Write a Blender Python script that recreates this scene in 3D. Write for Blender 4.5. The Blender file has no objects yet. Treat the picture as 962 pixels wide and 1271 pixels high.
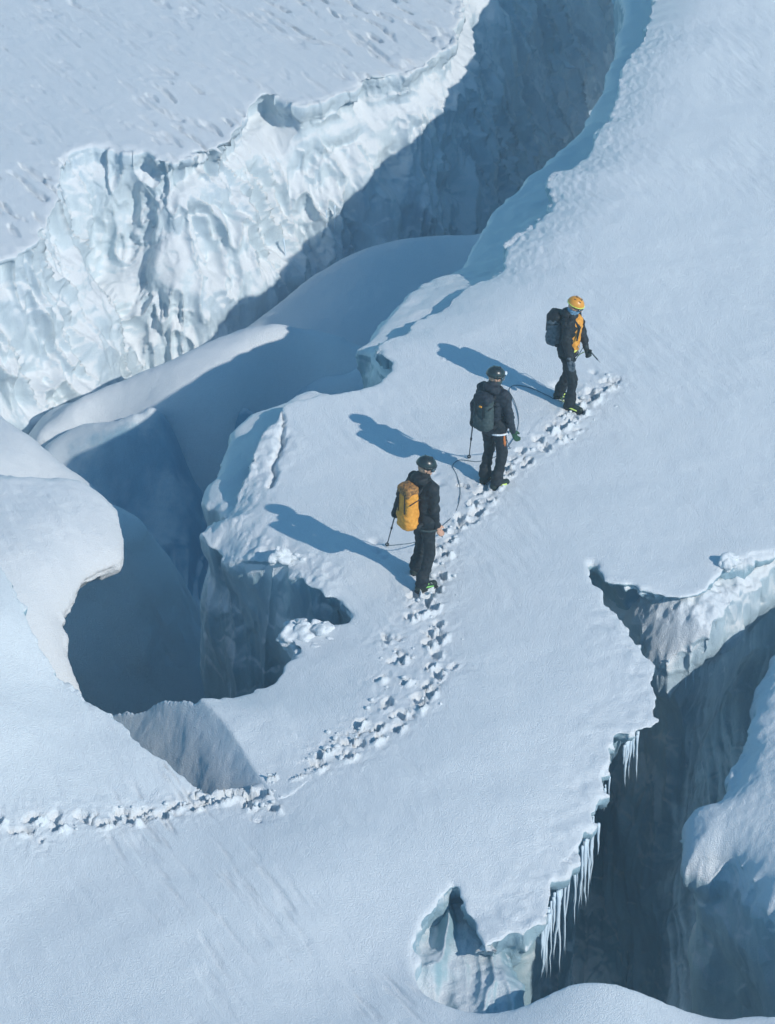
import bpy, math, random, time
import numpy as np
R = math.radians
sc = bpy.context.scene
COL = sc.collection
# ------------------------------------------------------------------ camera
PITCH = R(32.0); FPX = 4275.0; CAMD = 45.0
CAM = np.array([0.0, -CAMD*math.cos(PITCH), CAMD*math.sin(PITCH)])
cd = bpy.data.cameras.new('camera'); cam = bpy.data.objects.new('camera', cd); COL.objects.link(cam)
cam.location = CAM; cam.rotation_euler = (R(90)-PITCH, 0, 0)
cd.sensor_fit = 'HORIZONTAL'; cd.sensor_width = 36.0; cd.lens = 36.0*FPX/962.0
cd.clip_end = 3000.0
sc.camera = cam
# ------------------------------------------------------------------ light
SUN_EL = R(34.5)
SUNH = np.array([0.72, -0.694]); SUNH /= np.linalg.norm(SUNH)      # horizontal direction TOWARDS the sun
sunv = np.array([SUNH[0]*math.cos(SUN_EL), SUNH[1]*math.cos(SUN_EL), math.sin(SUN_EL)])
w = bpy.data.worlds.new('World'); sc.world = w; w.use_nodes = True
nt = w.node_tree; bg = nt.nodes['Background']
sky = nt.nodes.new('ShaderNodeTexSky'); sky.sky_type = 'NISHITA'; sky.sun_disc = False
sky.sun_elevation = SUN_EL; sky.sun_rotation = math.atan2(SUNH[0], SUNH[1]); sky.altitude = 3000
tint = nt.nodes.new('ShaderNodeMix'); tint.data_type = 'RGBA'; tint.blend_type = 'MULTIPLY'; tint.inputs['Factor'].default_value = 1.0
tint.inputs['B'].default_value = (0.53, 1.0, 1.05, 1)
nt.links.new(sky.outputs[0], tint.inputs['A']); nt.links.new(tint.outputs['Result'], bg.inputs[0]); bg.inputs[1].default_value = 0.165; sky.ozone_density = 1.2; sky.air_density = 1.0; sky.dust_density = 0.3
sd = bpy.data.lights.new('sun', 'SUN'); so = bpy.data.objects.new('sun', sd); COL.objects.link(so)
sd.energy = 3.7; sd.angle = R(0.5); sd.color = (1.0, 0.945, 0.875)
from mathutils import Vector
so.rotation_euler = Vector(sunv).to_track_quat('Z', 'Y').to_euler()
so.location = (10, -10, 20)
vs = sc.view_settings; vs.view_transform = 'Standard'; vs.look = 'None'; vs.gamma = 1.0; vs.exposure = -0.04
vs.use_curve_mapping = False
sc.cycles.max_bounces = 8; sc.cycles.diffuse_bounces = 6
sc.cycles.glossy_bounces = 2; sc.cycles.transmission_bounces = 4
# ------------------------------------------------------------------ helpers: rays, noise, terrain solids
RX = np.array([1.0, 0, 0]); RF = np.array([0, math.cos(PITCH), -math.sin(PITCH)]); RU = np.array([0, math.sin(PITCH), math.cos(PITCH)])
def at(u, v, z=0.0):
    d = RF*FPX + RX*(u-481.0) - RU*(v-635.5)
    return CAM + d*((z-CAM[2])/d[2])

def tps(ctrl):
    """thin plate height function through sight points (u, v, z)"""
    P = np.array([at(*c) for c in ctrl]); X = P[:, :2]; Z = P[:, 2]; n = len(Z)
    def ph(r2): return 0.5*r2*np.log(r2+1e-9)
    K = ph(((X[:, None]-X[None])**2).sum(-1)) + np.eye(n)*0.02
    Q = np.c_[np.ones(n), X]; A = np.block([[K, Q], [Q.T, np.zeros((3, 3))]])
    s = np.linalg.solve(A, np.r_[Z, 0, 0, 0])
    lo, hi = Z.min()-0.3, Z.max()+0.3
    def T(x, y):
        x = np.asarray(x, float); y = np.asarray(y, float)
        o = s[n]+s[n+1]*x+s[n+2]*y
        for i in range(n): o = o + s[i]*ph((x-X[i, 0])**2+(y-X[i, 1])**2)
        return np.clip(o, lo, hi)
    return T

def hash3(i, j, k, seed):
    h = (i*np.int64(73856093)) ^ (j*np.int64(19349663)) ^ (k*np.int64(83492791)) ^ np.int64(seed*2654435761 & 0x7fffffff)
    h = (h ^ (h >> 13)) * np.int64(1274126177) & np.int64(0x7fffffff)
    h = (h ^ (h >> 16)) & np.int64(0xffff)
    return h.astype(np.float32)/32767.5-1.0
def vnoise(x, y, z, seed=0):
    xi = np.floor(x).astype(np.int64); yi = np.floor(y).astype(np.int64); zi = np.floor(z).astype(np.int64)
    fx = (x-xi).astype(np.float32); fy = (y-yi).astype(np.float32); fz = (z-zi).astype(np.float32)
    fx = fx*fx*fx*(fx*(fx*6-15)+10); fy = fy*fy*fy*(fy*(fy*6-15)+10); fz = fz*fz*fz*(fz*(fz*6-15)+10)
    o = 0
    for a in (0, 1):
        for b in (0, 1):
            for c in (0, 1):
                o = o + hash3(xi+a, yi+b, zi+c, seed)*((fx if a else 1-fx)*(fy if b else 1-fy)*(fz if c else 1-fz))
    return o
def fbm(x, y, z, oct=4, seed=0, gain=0.5):
    o = 0; a = 1.0
    for k in range(oct):
        o = o + a*vnoise(x*2**k, y*2**k, z*2**k, seed+k*17); a *= gain
    return o
def noise1(t, seed, oct=4, gain=0.55): return fbm(t, t*0+0.5, t*0+seed*3.1, oct, seed, gain)
def sst(a, b, x):
    t = np.clip((x-a)/(b-a), 0, 1); return t*t*(3-2*t)

def catmull(P, step):
    P = np.asarray(P, float); n = len(P); out = []
    for i in range(n):
        p0, p1, p2, p3 = P[i-1], P[i], P[(i+1) % n], P[(i+2) % n]
        L = np.linalg.norm(p2-p1); m = max(1, int(L/step)); t = np.arange(m)[:, None]/m
        if L > 3.0: out.append(p1+(p2-p1)*t); continue
        out.append(0.5*((2*p1)+(p2-p0)*t+(2*p0-5*p1+4*p2-p3)*t*t+(3*p1-p0-3*p2+p3)*t**3))
    return np.concatenate(out)
def jitter(P, amp, freq, seed):
    d = np.roll(P, -1, 0)-np.roll(P, 1, 0); d /= np.linalg.norm(d, axis=1)[:, None]+1e-9
    s = np.cumsum(np.linalg.norm(P-np.roll(P, 1, 0), axis=1))
    nn = noise1(s*freq, seed, 4, 0.6)*amp
    return P+np.c_[d[:, 1], -d[:, 0]]*nn[:, None]
def sdist(xs, ys, P, far=1.5):
    nx, ny = len(xs), len(ys); D = np.full((nx, ny), far, np.float32)
    h = xs[1]-xs[0]; k = ys[1]-ys[0]; Q = np.roll(P, -1, 0)
    for a, b in zip(P, Q):
        i0 = max(0, int((min(a[0], b[0])-far-xs[0])/h)); i1 = min(nx, int((max(a[0], b[0])+far-xs[0])/h)+2)
        j0 = max(0, int((min(a[1], b[1])-far-ys[0])/k)); j1 = min(ny, int((max(a[1], b[1])+far-ys[0])/k)+2)
        if i1 <= i0 or j1 <= j0: continue
        X = xs[i0:i1, None]-a[0]; Y = ys[None, j0:j1]-a[1]; e = b-a; L = e@e+1e-12
        t = np.clip((X*e[0]+Y*e[1])/L, 0, 1)
        d = np.sqrt((X-t*e[0])**2+(Y-t*e[1])**2)
        D[i0:i1, j0:j1] = np.minimum(D[i0:i1, j0:j1], d)
    ins = np.zeros((nx, ny), bool)
    for a, b in zip(P, Q):
        if a[1] == b[1]: continue
        lo, hi = min(a[1], b[1]), max(a[1], b[1])
        js = np.where((ys >= lo) & (ys < hi))[0]
        for j in js:
            xc = a[0]+(ys[j]-a[1])*(b[0]-a[0])/(b[1]-a[1])
            i = int(math.ceil((xc-xs[0])/h)); i = max(0, min(nx, i))
            ins[i:, j] ^= True
    return np.where(ins, -D, D)

def surfnet(f, org, hs):
    """surface nets of a scalar grid (negative = solid)"""
    nx, ny, nz = f.shape; s = f < 0
    c = s[:-1, :-1, :-1].astype(np.uint8)
    for a in (0, 1):
        for b in (0, 1):
            for d in (0, 1):
                if a+b+d: c = c + s[a:nx-1+a, b:ny-1+b, d:nz-1+d]
    act = (c > 0) & (c < 8); I, J, K = np.nonzero(act); n = len(I)
    idx = np.full(act.shape, -1, np.int32); idx[I, J, K] = np.arange(n, dtype=np.int32)
    acc = np.zeros((n, 3), np.float32); cnt = np.zeros(n, np.float32)
    cor = {}
    for a in (0, 1):
        for b in (0, 1):
            for d in (0, 1): cor[a, b, d] = f[I+a, J+b, K+d]
    for (p, q) in [((a, b, 0), (a, b, 1)) for a in (0, 1) for b in (0, 1)]+[((a, 0, b), (a, 1, b)) for a in (0, 1) for b in (0, 1)]+[((0, a, b), (1, a, b)) for a in (0, 1) for b in (0, 1)]:
        f0, f1 = cor[p], cor[q]; m = (f0 < 0) != (f1 < 0)
        t = np.where(m, f0/np.where(m, f0-f1, 1), 0)
        for ax in range(3): acc[:, ax] += np.where(m, p[ax]+t*(q[ax]-p[ax]), 0)
        cnt += m
    V = (np.c_[I, J, K]+acc/cnt[:, None])*np.array(hs)+np.array(org)
    quads = []
    for ax in range(3):
        o = [(1, 2), (2, 0), (0, 1)][ax]
        sl0 = [slice(None)]*3; sl1 = [slice(None)]*3; sl0[ax] = slice(0, -1); sl1[ax] = slice(1, None)
        e = s[tuple(sl0)] != s[tuple(sl1)]
        for q in o:
            ss = [slice(None)]*3; ss[q] = slice(1, -1); z = np.zeros_like(e); z[tuple(ss)] = e[tuple(ss)]; e = z
        E = np.array(np.nonzero(e)).T
        if len(E) == 0: continue
        u = np.zeros(3, int); v = np.zeros(3, int); u[o[0]] = 1; v[o[1]] = 1
        q = np.stack([idx[tuple((E-u-v).T)], idx[tuple((E-v).T)], idx[tuple(E.T)], idx[tuple((E-u).T)]], 1)
        flip = ~s[tuple(E.T)]
        q[flip] = q[flip][:, ::-1]; quads.append(q)
    Q = np.concatenate(quads); return V, Q

def mesh_from(name, V, Q, mat=None, smooth=True, parent=None, link=True):
    me = bpy.data.meshes.new(name); n = len(V); m = len(Q); k = Q.shape[1]
    me.vertices.add(n); me.vertices.foreach_set('co', np.ascontiguousarray(V, np.float32).ravel())
    me.loops.add(m*k); me.loops.foreach_set('vertex_index', np.ascontiguousarray(Q, np.int32).ravel())
    me.polygons.add(m); me.polygons.foreach_set('loop_start', np.arange(m, dtype=np.int32)*k)
    me.polygons.foreach_set('loop_total', np.full(m, k, np.int32))
    me.update(calc_edges=True)
    if smooth: me.polygons.foreach_set('use_smooth', np.ones(m, bool))
    if mat: me.materials.append(mat)
    ob = bpy.data.objects.new(name, me)
    if link: COL.objects.link(ob)
    if parent is not None: ob.parent = parent
    return ob
def normals(me):
    a = np.empty(len(me.vertices)*3, np.float32); me.vertex_normals.foreach_get('vector', a); return a.reshape(-1, 3)
def coords(me):
    a = np.empty(len(me.vertices)*3, np.float32); me.vertices.foreach_get('co', a); return a.reshape(-1, 3)
def subdivide(V, Q):
    """one linear subdivision of a quad mesh, with Catmull-like smoothing left to displacement"""
    E = np.sort(np.concatenate([Q[:, [0, 1]], Q[:, [1, 2]], Q[:, [2, 3]], Q[:, [3, 0]]]), 1).astype(np.int64)
    key = E[:, 0]*len(V)+E[:, 1]; uq, inv = np.unique(key, return_inverse=True)
    a = uq//len(V); b = uq % len(V); n = len(V); m = len(Q)
    fc = V[Q].mean(1); em = (V[a]+V[b])/2
    fs = np.zeros_like(em); ec = np.zeros(len(uq)); fr = np.tile(np.arange(m), 4)
    for ax in range(3): fs[:, ax] = np.bincount(inv, fc[fr, ax], len(uq))
    ec = np.bincount(inv, minlength=len(uq))
    en = np.where((ec == 2)[:, None], (em*2+fs)/4, em)
    val = np.bincount(Q.ravel(), minlength=n).astype(float); F_ = np.zeros((n, 3)); R_ = np.zeros((n, 3)); ev = np.bincount(np.r_[a, b], minlength=n).astype(float)
    for ax in range(3):
        F_[:, ax] = np.bincount(Q.ravel(), np.repeat(fc[:, ax], 4), n); R_[:, ax] = np.bincount(np.r_[a, b], np.r_[em[:, ax], em[:, ax]], n)
    bnd = np.zeros(n, bool); bb = ec != 2; bnd[a[bb]] = True; bnd[b[bb]] = True
    vv = np.maximum(val, 1)[:, None]
    nv = (F_/vv+2*R_/np.maximum(ev, 1)[:, None]+(vv-3)*V)/vv
    nv[bnd] = V[bnd]
    NV = np.concatenate([nv, en, fc]); e = (inv+n).reshape(4, m).T; f = np.arange(m)+n+len(uq)
    NQ = np.concatenate([np.stack([Q[:, k], e[:, k], f, e[:, (k-1) % 4]], 1) for k in range(4)])
    return NV, NQ
def fill(m, seed=0): pass
def tag(o, label=None, cat=None, group=None, kind=None):
    if label: o['label'] = label
    if cat: o['category'] = cat
    if group: o['group'] = group
    if kind: o['kind'] = kind
    return o
# ------------------------------------------------------------------ materials
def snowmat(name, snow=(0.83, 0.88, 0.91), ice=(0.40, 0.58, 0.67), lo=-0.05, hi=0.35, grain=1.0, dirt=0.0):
    m = bpy.data.materials.new(name); m.use_nodes = True; t = m.node_tree; N = t.nodes; L = t.links
    b = N['Principled BSDF']
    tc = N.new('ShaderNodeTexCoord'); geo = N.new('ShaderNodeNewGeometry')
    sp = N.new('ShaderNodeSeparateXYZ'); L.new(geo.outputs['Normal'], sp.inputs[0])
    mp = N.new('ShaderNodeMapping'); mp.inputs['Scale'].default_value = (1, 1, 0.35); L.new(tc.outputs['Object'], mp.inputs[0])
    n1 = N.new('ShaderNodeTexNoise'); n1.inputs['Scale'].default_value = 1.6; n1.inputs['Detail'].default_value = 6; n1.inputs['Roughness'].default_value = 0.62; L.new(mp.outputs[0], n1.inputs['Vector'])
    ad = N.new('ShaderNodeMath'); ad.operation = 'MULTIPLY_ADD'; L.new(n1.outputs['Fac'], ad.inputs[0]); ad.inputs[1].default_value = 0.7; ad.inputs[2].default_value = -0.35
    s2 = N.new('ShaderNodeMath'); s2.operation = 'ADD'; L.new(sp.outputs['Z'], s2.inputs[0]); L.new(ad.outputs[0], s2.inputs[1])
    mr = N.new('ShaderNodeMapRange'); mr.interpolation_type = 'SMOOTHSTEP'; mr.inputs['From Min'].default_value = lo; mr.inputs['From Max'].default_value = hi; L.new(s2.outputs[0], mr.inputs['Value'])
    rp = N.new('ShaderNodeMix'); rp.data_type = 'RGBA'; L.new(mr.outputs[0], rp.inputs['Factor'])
    # ice colour varies in bands and clumps
    n2 = N.new('ShaderNodeTexNoise'); n2.inputs['Scale'].default_value = 0.9; n2.inputs['Detail'].default_value = 8; n2.inputs['Roughness'].default_value = 0.65; n2.inputs['Distortion'].default_value = 0.0
    mp2 = N.new('ShaderNodeMapping'); mp2.inputs['Scale'].default_value = (2.2, 2.2, 0.45); L.new(tc.outputs['Object'], mp2.inputs[0]); L.new(mp2.outputs[0], n2.inputs['Vector'])
    ic = N.new('ShaderNodeValToRGB'); ic.color_ramp.elements[0].position = 0.32; ic.color_ramp.elements[1].position = 0.68
    k = 1.0-dirt
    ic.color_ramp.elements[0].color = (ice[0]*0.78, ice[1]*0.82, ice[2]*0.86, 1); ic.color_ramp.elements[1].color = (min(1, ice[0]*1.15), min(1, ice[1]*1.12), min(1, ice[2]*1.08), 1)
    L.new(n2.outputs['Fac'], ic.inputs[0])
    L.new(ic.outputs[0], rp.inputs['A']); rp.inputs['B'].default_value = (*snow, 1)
    gr = N.new('ShaderNodeTexNoise'); gr.inputs['Scale'].default_value = 95; gr.inputs['Detail'].default_value = 2; gr.inputs['Roughness'].default_value = 0.8; L.new(tc.outputs['Object'], gr.inputs['Vector'])
    gm = N.new('ShaderNodeMapRange'); gm.inputs['From Min'].default_value = 0.3; gm.inputs['From Max'].default_value = 0.7; gm.inputs['To Min'].default_value = 1-.14*grain; gm.inputs['To Max'].default_value = 1+.06*grain; L.new(gr.outputs['Fac'], gm.inputs['Value'])
    mu = N.new('ShaderNodeVectorMath'); mu.operation = 'SCALE'; L.new(rp.outputs['Result'], mu.inputs[0]); L.new(gm.outputs[0], mu.inputs['Scale'])
    L.new(mu.outputs[0], b.inputs['Base Color'])
    rr = N.new('ShaderNodeMapRange'); L.new(mr.outputs[0], rr.inputs['Value']); rr.inputs['To Min'].default_value = 0.45; rr.inputs['To Max'].default_value = 0.8
    L.new(rr.outputs[0], b.inputs['Roughness']); b.inputs['Specular IOR Level'].default_value = 0.25
    # grains
    g = N.new('ShaderNodeTexNoise'); g.inputs['Scale'].default_value = 60; g.inputs['Detail'].default_value = 3; g.inputs['Roughness'].default_value = 0.7; L.new(tc.outputs['Object'], g.inputs['Vector'])
    g2 = N.new('ShaderNodeTexNoise'); g2.inputs['Scale'].default_value = 9; g2.inputs['Detail'].default_value = 5; g2.inputs['Roughness'].default_value = 0.6; L.new(tc.outputs['Object'], g2.inputs['Vector'])
    b1 = N.new('ShaderNodeBump'); b1.inputs['Strength'].default_value = 0.8*grain; b1.inputs['Distance'].default_value = 0.032; L.new(g.outputs['Fac'], b1.inputs['Height'])
    b2 = N.new('ShaderNodeBump'); b2.inputs['Strength'].default_value = 0.14*grain; b2.inputs['Distance'].default_value = 0.04; L.new(g2.outputs['Fac'], b2.inputs['Height']); L.new(b1.outputs[0], b2.inputs['Normal'])
    L.new(b2.outputs[0], b.inputs['Normal'])
    return m
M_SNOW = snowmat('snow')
M_WALL = snowmat('glacier_ice', ice=(0.67, 0.79, 0.86), lo=0.2, hi=0.65)
M_CAP = snowmat('cap_snow', ice=(0.64, 0.80, 0.86))
M_SLAB = snowmat('slab_snow', ice=(0.54, 0.69, 0.78), lo=0.0, hi=0.4)
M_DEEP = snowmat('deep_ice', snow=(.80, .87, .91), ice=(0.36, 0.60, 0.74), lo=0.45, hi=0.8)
M_SOFT = snowmat('soft_snow', lo=-1.2, hi=-.9)
M_BLUE = snowmat('blue_ice', ice=(0.36, 0.55, 0.62), lo=0.6, hi=1.1)

# ------------------------------------------------------------------ terrain bodies
Q_ = 1.0       # grid coarseness
def body(name, outline, ctrl, zmin, hs, mat, off=None, rnd=0.12, amp=0.04, freq=2.0, seed=1, disp=None, roll=None, sub=True, clip=None, jmask=None, pad=3.2):
    t0 = time.time()
    T = ctrl if callable(ctrl) else tps(ctrl)
    W = []
    for (u, v) in outline:
        z = 0.0
        for _ in range(12):
            p = at(u, v, z); z = 0.5*z+0.5*float(T(p[0], p[1]))
        W.append(p[:2])
    P0 = catmull(W, 0.04); P = jitter(jitter(P0, amp, freq, seed), amp*.8, freq*5, seed+1)
    if jmask: k_ = jmask(P0)[:, None]; P = P0+(P-P0)*k_
    hx, hy, hz = [h*Q_ for h in hs]
    x0, y0 = P.min(0)-pad; x1, y1 = P.max(0)+pad
    x0 = max(x0, clip[0]); x1 = min(x1, clip[1]); y0 = max(y0, clip[2]); y1 = min(y1, clip[3])
    xs = np.arange(x0, x1, hx); ys = np.arange(y0, y1, hy)
    D = sdist(xs, ys, P, max(pad, 1.2))
    X, Y = np.meshgrid(xs, ys, indexing='ij'); H = T(X, Y)
    if roll: H = H+roll(X, Y, D)
    DS = D.copy()
    for _ in range(3):
        for ax_, hh_ in ((0, hx), (1, hy)):
            w_ = max(1, int(.16/hh_)); c_ = np.cumsum(np.pad(DS, [(w_+1, w_) if i == ax_ else (0, 0) for i in (0, 1)], mode='edge'), axis=ax_, dtype=np.float64); n_ = DS.shape[ax_]
            DS = ((np.take(c_, np.arange(2*w_+1, 2*w_+1+n_), ax_)-np.take(c_, np.arange(n_), ax_))/(2*w_+1)).astype(np.float32)
    zmax = H[D < 0.3].max()+0.25
    zs = np.arange(zmin, zmax, hz); f = np.empty((len(xs), len(ys), len(zs)), np.float32)
    H = H.astype(np.float32)
    wob = fbm(X*0.9, Y*0.9, X*0, 2, seed+5).astype(np.float32); wob2 = fbm(X*0.9, Y*0.9, X*0+7, 2, seed+9).astype(np.float32)
    for k, z in enumerate(zs):
        dep = H-z; a = -dep
        o = off(np.maximum(dep, 0), X, Y, z) if off else 0
        ww = sst(.15, .9, dep); b = D*(1-ww)+DS*ww+o+(wob*math.cos(z*1.3)+wob2*math.sin(z*1.3))*0.12*np.clip(dep, 0, 1)
        h = np.maximum(rnd-np.abs(a-b), 0)/rnd
        f[:, :, k] = np.maximum(a, b)+h*h*rnd*0.25
    V, Q = surfnet(f, (xs[0], ys[0], zs[0]), (hx, hy, hz)); del f
    if sub: V, Q = subdivide(V, Q)
    ob = mesh_from(name, V, Q, mat)
    if disp:
        n = normals(ob.data); V2 = disp(V, n)
        ob.data.vertices.foreach_set('co', np.ascontiguousarray(V2, np.float32).ravel()); ob.data.update()
    tag(ob, kind='structure')
    print(name, len(V), 'verts', round(time.time()-t0, 1), 's', flush=True)
    return ob, T

def px_path(pts, T, step=0.03):
    W = []
    for (u, v) in pts:
        z = 0.0
        for _ in range(8):
            p = at(u, v, z); z = float(T(p[0], p[1]))
        W.append(p[:2])
    W = np.array(W); out = []
    for a, b in zip(W[:-1], W[1:]):
        m = max(1, int(np.linalg.norm(b-a)/step)); out.append(a+(b-a)*(np.arange(m)/m)[:, None])
    return np.concatenate(out+[W[-1:]])

def walls(V, n, amp=0.10, fl=0.12, seed=0, fine=0.012, s0=.62, s1=.2):
    """icy wall relief: broad bulges and vertical flutes, along the normal"""
    x, y, z = V[:, 0], V[:, 1], V[:, 2]
    st = sst(s0, s1, n[:, 2])
    wx = x+0.12*vnoise(x*.9, y*.9, z*0.5, seed+3); wy = y+0.12*vnoise(x*.9, y*.9, z*0.5, seed+4)
    f1 = np.abs(fbm(wx*2.2, wy*2.2, z*0.10, 2, seed+31)); f2 = np.abs(fbm(wx*5.5, wy*5.5, z*0.3, 2, seed+33))
    brk = sst(-.8, .5, fbm(x*.8, y*.8, z*.7, 2, seed+35))
    lump = fbm(x*1.1, y*1.1, z*.9, 3, seed+50, 0.5)
    d = st*(lump*amp-np.sqrt(f1+.01)*fl*1.3*(.4+.6*brk)-np.sqrt(f2+.01)*fl*.42*brk+fl*.5)
    m = np.where(st > .02)[0]
    if fine > 0 and len(m): d[m] += st[m]*fine*(2.2*blocks(wx[m]*1.9, wy[m]*1.9, z[m]*1.1, seed+70)*(.3+.7*brk[m])+.9*blocks(x[m]*5, y[m]*5, z[m]*3.4, seed+80)+.35*fbm(x[m]*11, y[m]*11, z[m]*7, 2, seed+60))
    return d, st
def blocks(x, y, z, seed):
    xi = np.floor(x).astype(np.int64); yi = np.floor(y).astype(np.int64); zi = np.floor(z).astype(np.int64)
    F1 = np.full(len(x), 9.0, np.float32); F2 = F1.copy(); val = np.zeros(len(x), np.float32)
    for a in (-1, 0, 1):
        for b in (-1, 0, 1):
            for c in (-1, 0, 1):
                X, Y, Z = xi+a, yi+b, zi+c
                px = X+.5+.45*hash3(X, Y, Z, seed)-x; py = Y+.5+.45*hash3(X, Y, Z, seed+1)-y; pz = Z+.5+.45*hash3(X, Y, Z, seed+2)-z
                d = np.sqrt(px*px+py*py+pz*pz).astype(np.float32); v = hash3(X, Y, Z, seed+3)+.9*(px*hash3(X, Y, Z, seed+4)+pz*hash3(X, Y, Z, seed+5)+py*hash3(X, Y, Z, seed+6)).astype(np.float32)
                n1 = d < F1; F2 = np.where(n1, F1, np.minimum(F2, d)); val = np.where(n1, v, val); F1 = np.where(n1, d, F1)
    return val*sst(0, .12, F2-F1)
SX, SY = 0.79, -0.61
def sastrugi(x, y, seed, a=1.6, b=9.0, ang=None):
    ux, uy = (SX, SY) if ang is None else (math.cos(ang), math.sin(ang))
    p = x*ux+y*uy; q = -x*uy+y*ux
    q = q+0.08*vnoise(x*0.8, y*0.8, x*0, seed+8)
    return fbm(p*a, q*b, p*0, 3, seed, 0.5)

def slope_off_(k): return lambda dep, X, Y, z: -k*dep
CL = (-9.5, 9.0, -13.5, 24.0)
# ---- main snow ridge ------------------------------------------------------
A_out = [(815,-20),(806,5),(798,30),(775,60),(768,85),(765,112),(745,140),(733,172),(727,176),(700,192),(688,205),(687,235),(660,260),(632,282),(622,305),(624,318),(600,330),(585,335),(565,352),(545,372),(520,388),(505,402),(480,415),(474,425),(484,440),(486,455),(468,470),(440,480),(400,488),(362,495),(348,502),(346,512),(330,530),(318,556),(300,585),(272,608),(252,618),(252,632),(268,645),(285,665),(312,680),(345,690),(362,700),(385,725),(405,735),(425,748),(434,762),(425,772),(400,776),(375,772),(356,775),(355,788),(372,808),(350,822),(330,845),(290,862),(252,870),(270,876),(300,888),(335,915),(358,948),(340,962),(300,972),(258,979),(232,966),(210,948),(185,928),(162,906),(138,887),(110,870),(80,840),(60,815),(45,785),(35,755),(15,720),(0,695),(-60,640),(-300,560),(-500,560),(-500,1600),(1400,1600),(1400,1252),(1200,1250),(1000,1257),(940,1258),(905,1262),(870,1257),(820,1240),(780,1224),(740,1216),(710,1219),(680,1232),(640,1249),(600,1254),(560,1247),(530,1232),(518,1215),(510,1185),(515,1165),(540,1130),(552,1110),(562,1094),(575,1115),(590,1150),(605,1180),(625,1160),(650,1150),(670,1140),(685,1110),(690,1085),(710,1060),(725,1035),(740,1010),(748,985),(752,965),(758,945),(762,925),(765,908),(780,910),(795,905),(808,900),(824,893),(818,880),(817,860),(815,835),(808,818),(790,795),(765,765),(748,738),(740,718),(733,700),(737,696),(745,708),(755,722),(780,728),(800,735),(830,738),(850,742),(880,728),(895,712),(905,695),(930,690),(962,685),(1000,672),(1150,600),(1400,500),(1400,-200),(900,-200)]
A_ctl = [(900,0,.1),(820,0,.12),(1000,0,.0),(1000,300,-.15),(800,300,0),(760,130,.08),(640,330,.06),(560,420,0),(500,470,0),(612,600,0),(526,728,0),(712,506,0),(900,600,-.10),(360,520,0),(300,640,-.05),(430,700,0),(480,800,.0),(700,700,.05),(800,800,-.02),(700,900,.03),(740,1000,-.08),(600,900,.1),(450,880,.05),(350,825,-.1),(300,862,-.08),(260,868,.0),(310,882,.04),(370,945,.03),(255,985,-.02),(200,955,.08),(130,900,.22),(60,850,.45),(0,760,.9),(-100,700,1.2),(0,900,.6),(0,1025,.3),(120,1010,.18),(330,985,.0),(0,1150,.15),(0,1271,.12),(200,1150,.12),(300,1100,.1),(400,1050,.08),(350,1200,.02),(480,1210,-.12),(560,1050,.05),(560,1094,-.02),(515,1165,-.1),(530,1235,-.05),(605,1180,-.1),(670,1130,-.12),(650,1000,.04),(735,1217,.3),(740,1290,.25),(600,1254,.0),(880,1258,.05),(1000,1257,.15),(500,1350,.1),(200,1400,.1),(1000,1400,.2),(640,1270,.12)]
trail_main = [(765,474),(742,482),(722,505),(700,522),(672,552),(648,572),(625,592),(600,618),(582,640),(562,655),(548,672),(540,705),(538,738),(536,780),(540,820),(535,850),(510,882),(480,905),(440,930),(400,945),(360,960),(335,970),(300,985),(255,990),(200,1008),(150,1015),(100,1018),(50,1022),(0,1025),(-60,1030)]
trail_side = [(528,735),(500,768),(488,800),(490,830),(478,850),(455,905),(410,925),(375,940)]
rng = np.random.default_rng(4)
STEPS = []; CLODS = []; PATHS = []
def lay_trail(pts, T, gap, wid, dens, seed):
    r = np.random.default_rng(seed); P = px_path(pts, T, 0.03); side = 1; i = 3; PATHS.append((P, wid))
    while i < len(P)-4:
        t = P[i+3]-P[i-3]; t /= np.linalg.norm(t)+1e-9; nn = np.array([-t[1], t[0]]); side = -side
        c = P[i]+nn*(side*wid+r.normal(0, .03)); a = math.atan2(t[1], t[0])+r.normal(0, .25)
        STEPS.append((c[0], c[1], a, r.uniform(.07, .12), r.uniform(.045, .07), r.uniform(.07, .12)))
        for k in range(r.poisson(dens*.4)):
            q = P[i]+nn*(r.normal(0, .17))+t*r.normal(0, .12)
            CLODS.append((q[0], q[1], abs(r.normal(.0, .014))+.008))
        if r.random() < .35:
            q = P[i]+nn*r.normal(0, .15); STEPS.append((q[0], q[1], r.uniform(0, 6), r.uniform(.05, .1), r.uniform(.03, .06), r.uniform(.03, .08)))
        i += max(3, int((gap+r.normal(0, .05))/.03))
def trail_disp(x, y):
    d = np.zeros(len(x)); ch = np.zeros(len(x))
    nz = fbm(x*11, y*11, x*0, 3, 77); 
    for (cx, cy, a, L, Wd, dp) in STEPS:
        m = np.where((np.abs(x-cx) < .5) & (np.abs(y-cy) < .5))[0]
        if not len(m): continue
        X = x[m]-cx; Y = y[m]-cy; p = X*math.cos(a)+Y*math.sin(a); q = -X*math.sin(a)+Y*math.cos(a)
        r = np.sqrt((p/L)**2+(q/Wd)**2)+nz[m]*0.42
        hole = -dp*sst(1.15, .8, r); sn = np.clip((X*SUNH[0]+Y*SUNH[1])/(np.sqrt(X*X+Y*Y)+.01), 0, 1); rim = 0.62*dp*sn*np.exp(-((r-1.45)/.33)**2)*(1+1.2*nz[m])
        d[m] = np.where(hole < -.005, np.minimum(d[m], hole), d[m]+rim*(d[m] > -.01))
        ch[m] = np.maximum(ch[m], np.exp(-((X**2+Y**2)/.09)))
    return np.minimum(d, .09), ch
def in_px(u, v, r, T, x, y):
    p = px_path([(u, v), (u+1, v)], T)[0]; return np.exp(-((x-p[0])**2+(y-p[1])**2)/(r*r))
TA_ = tps(A_ctl)
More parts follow.
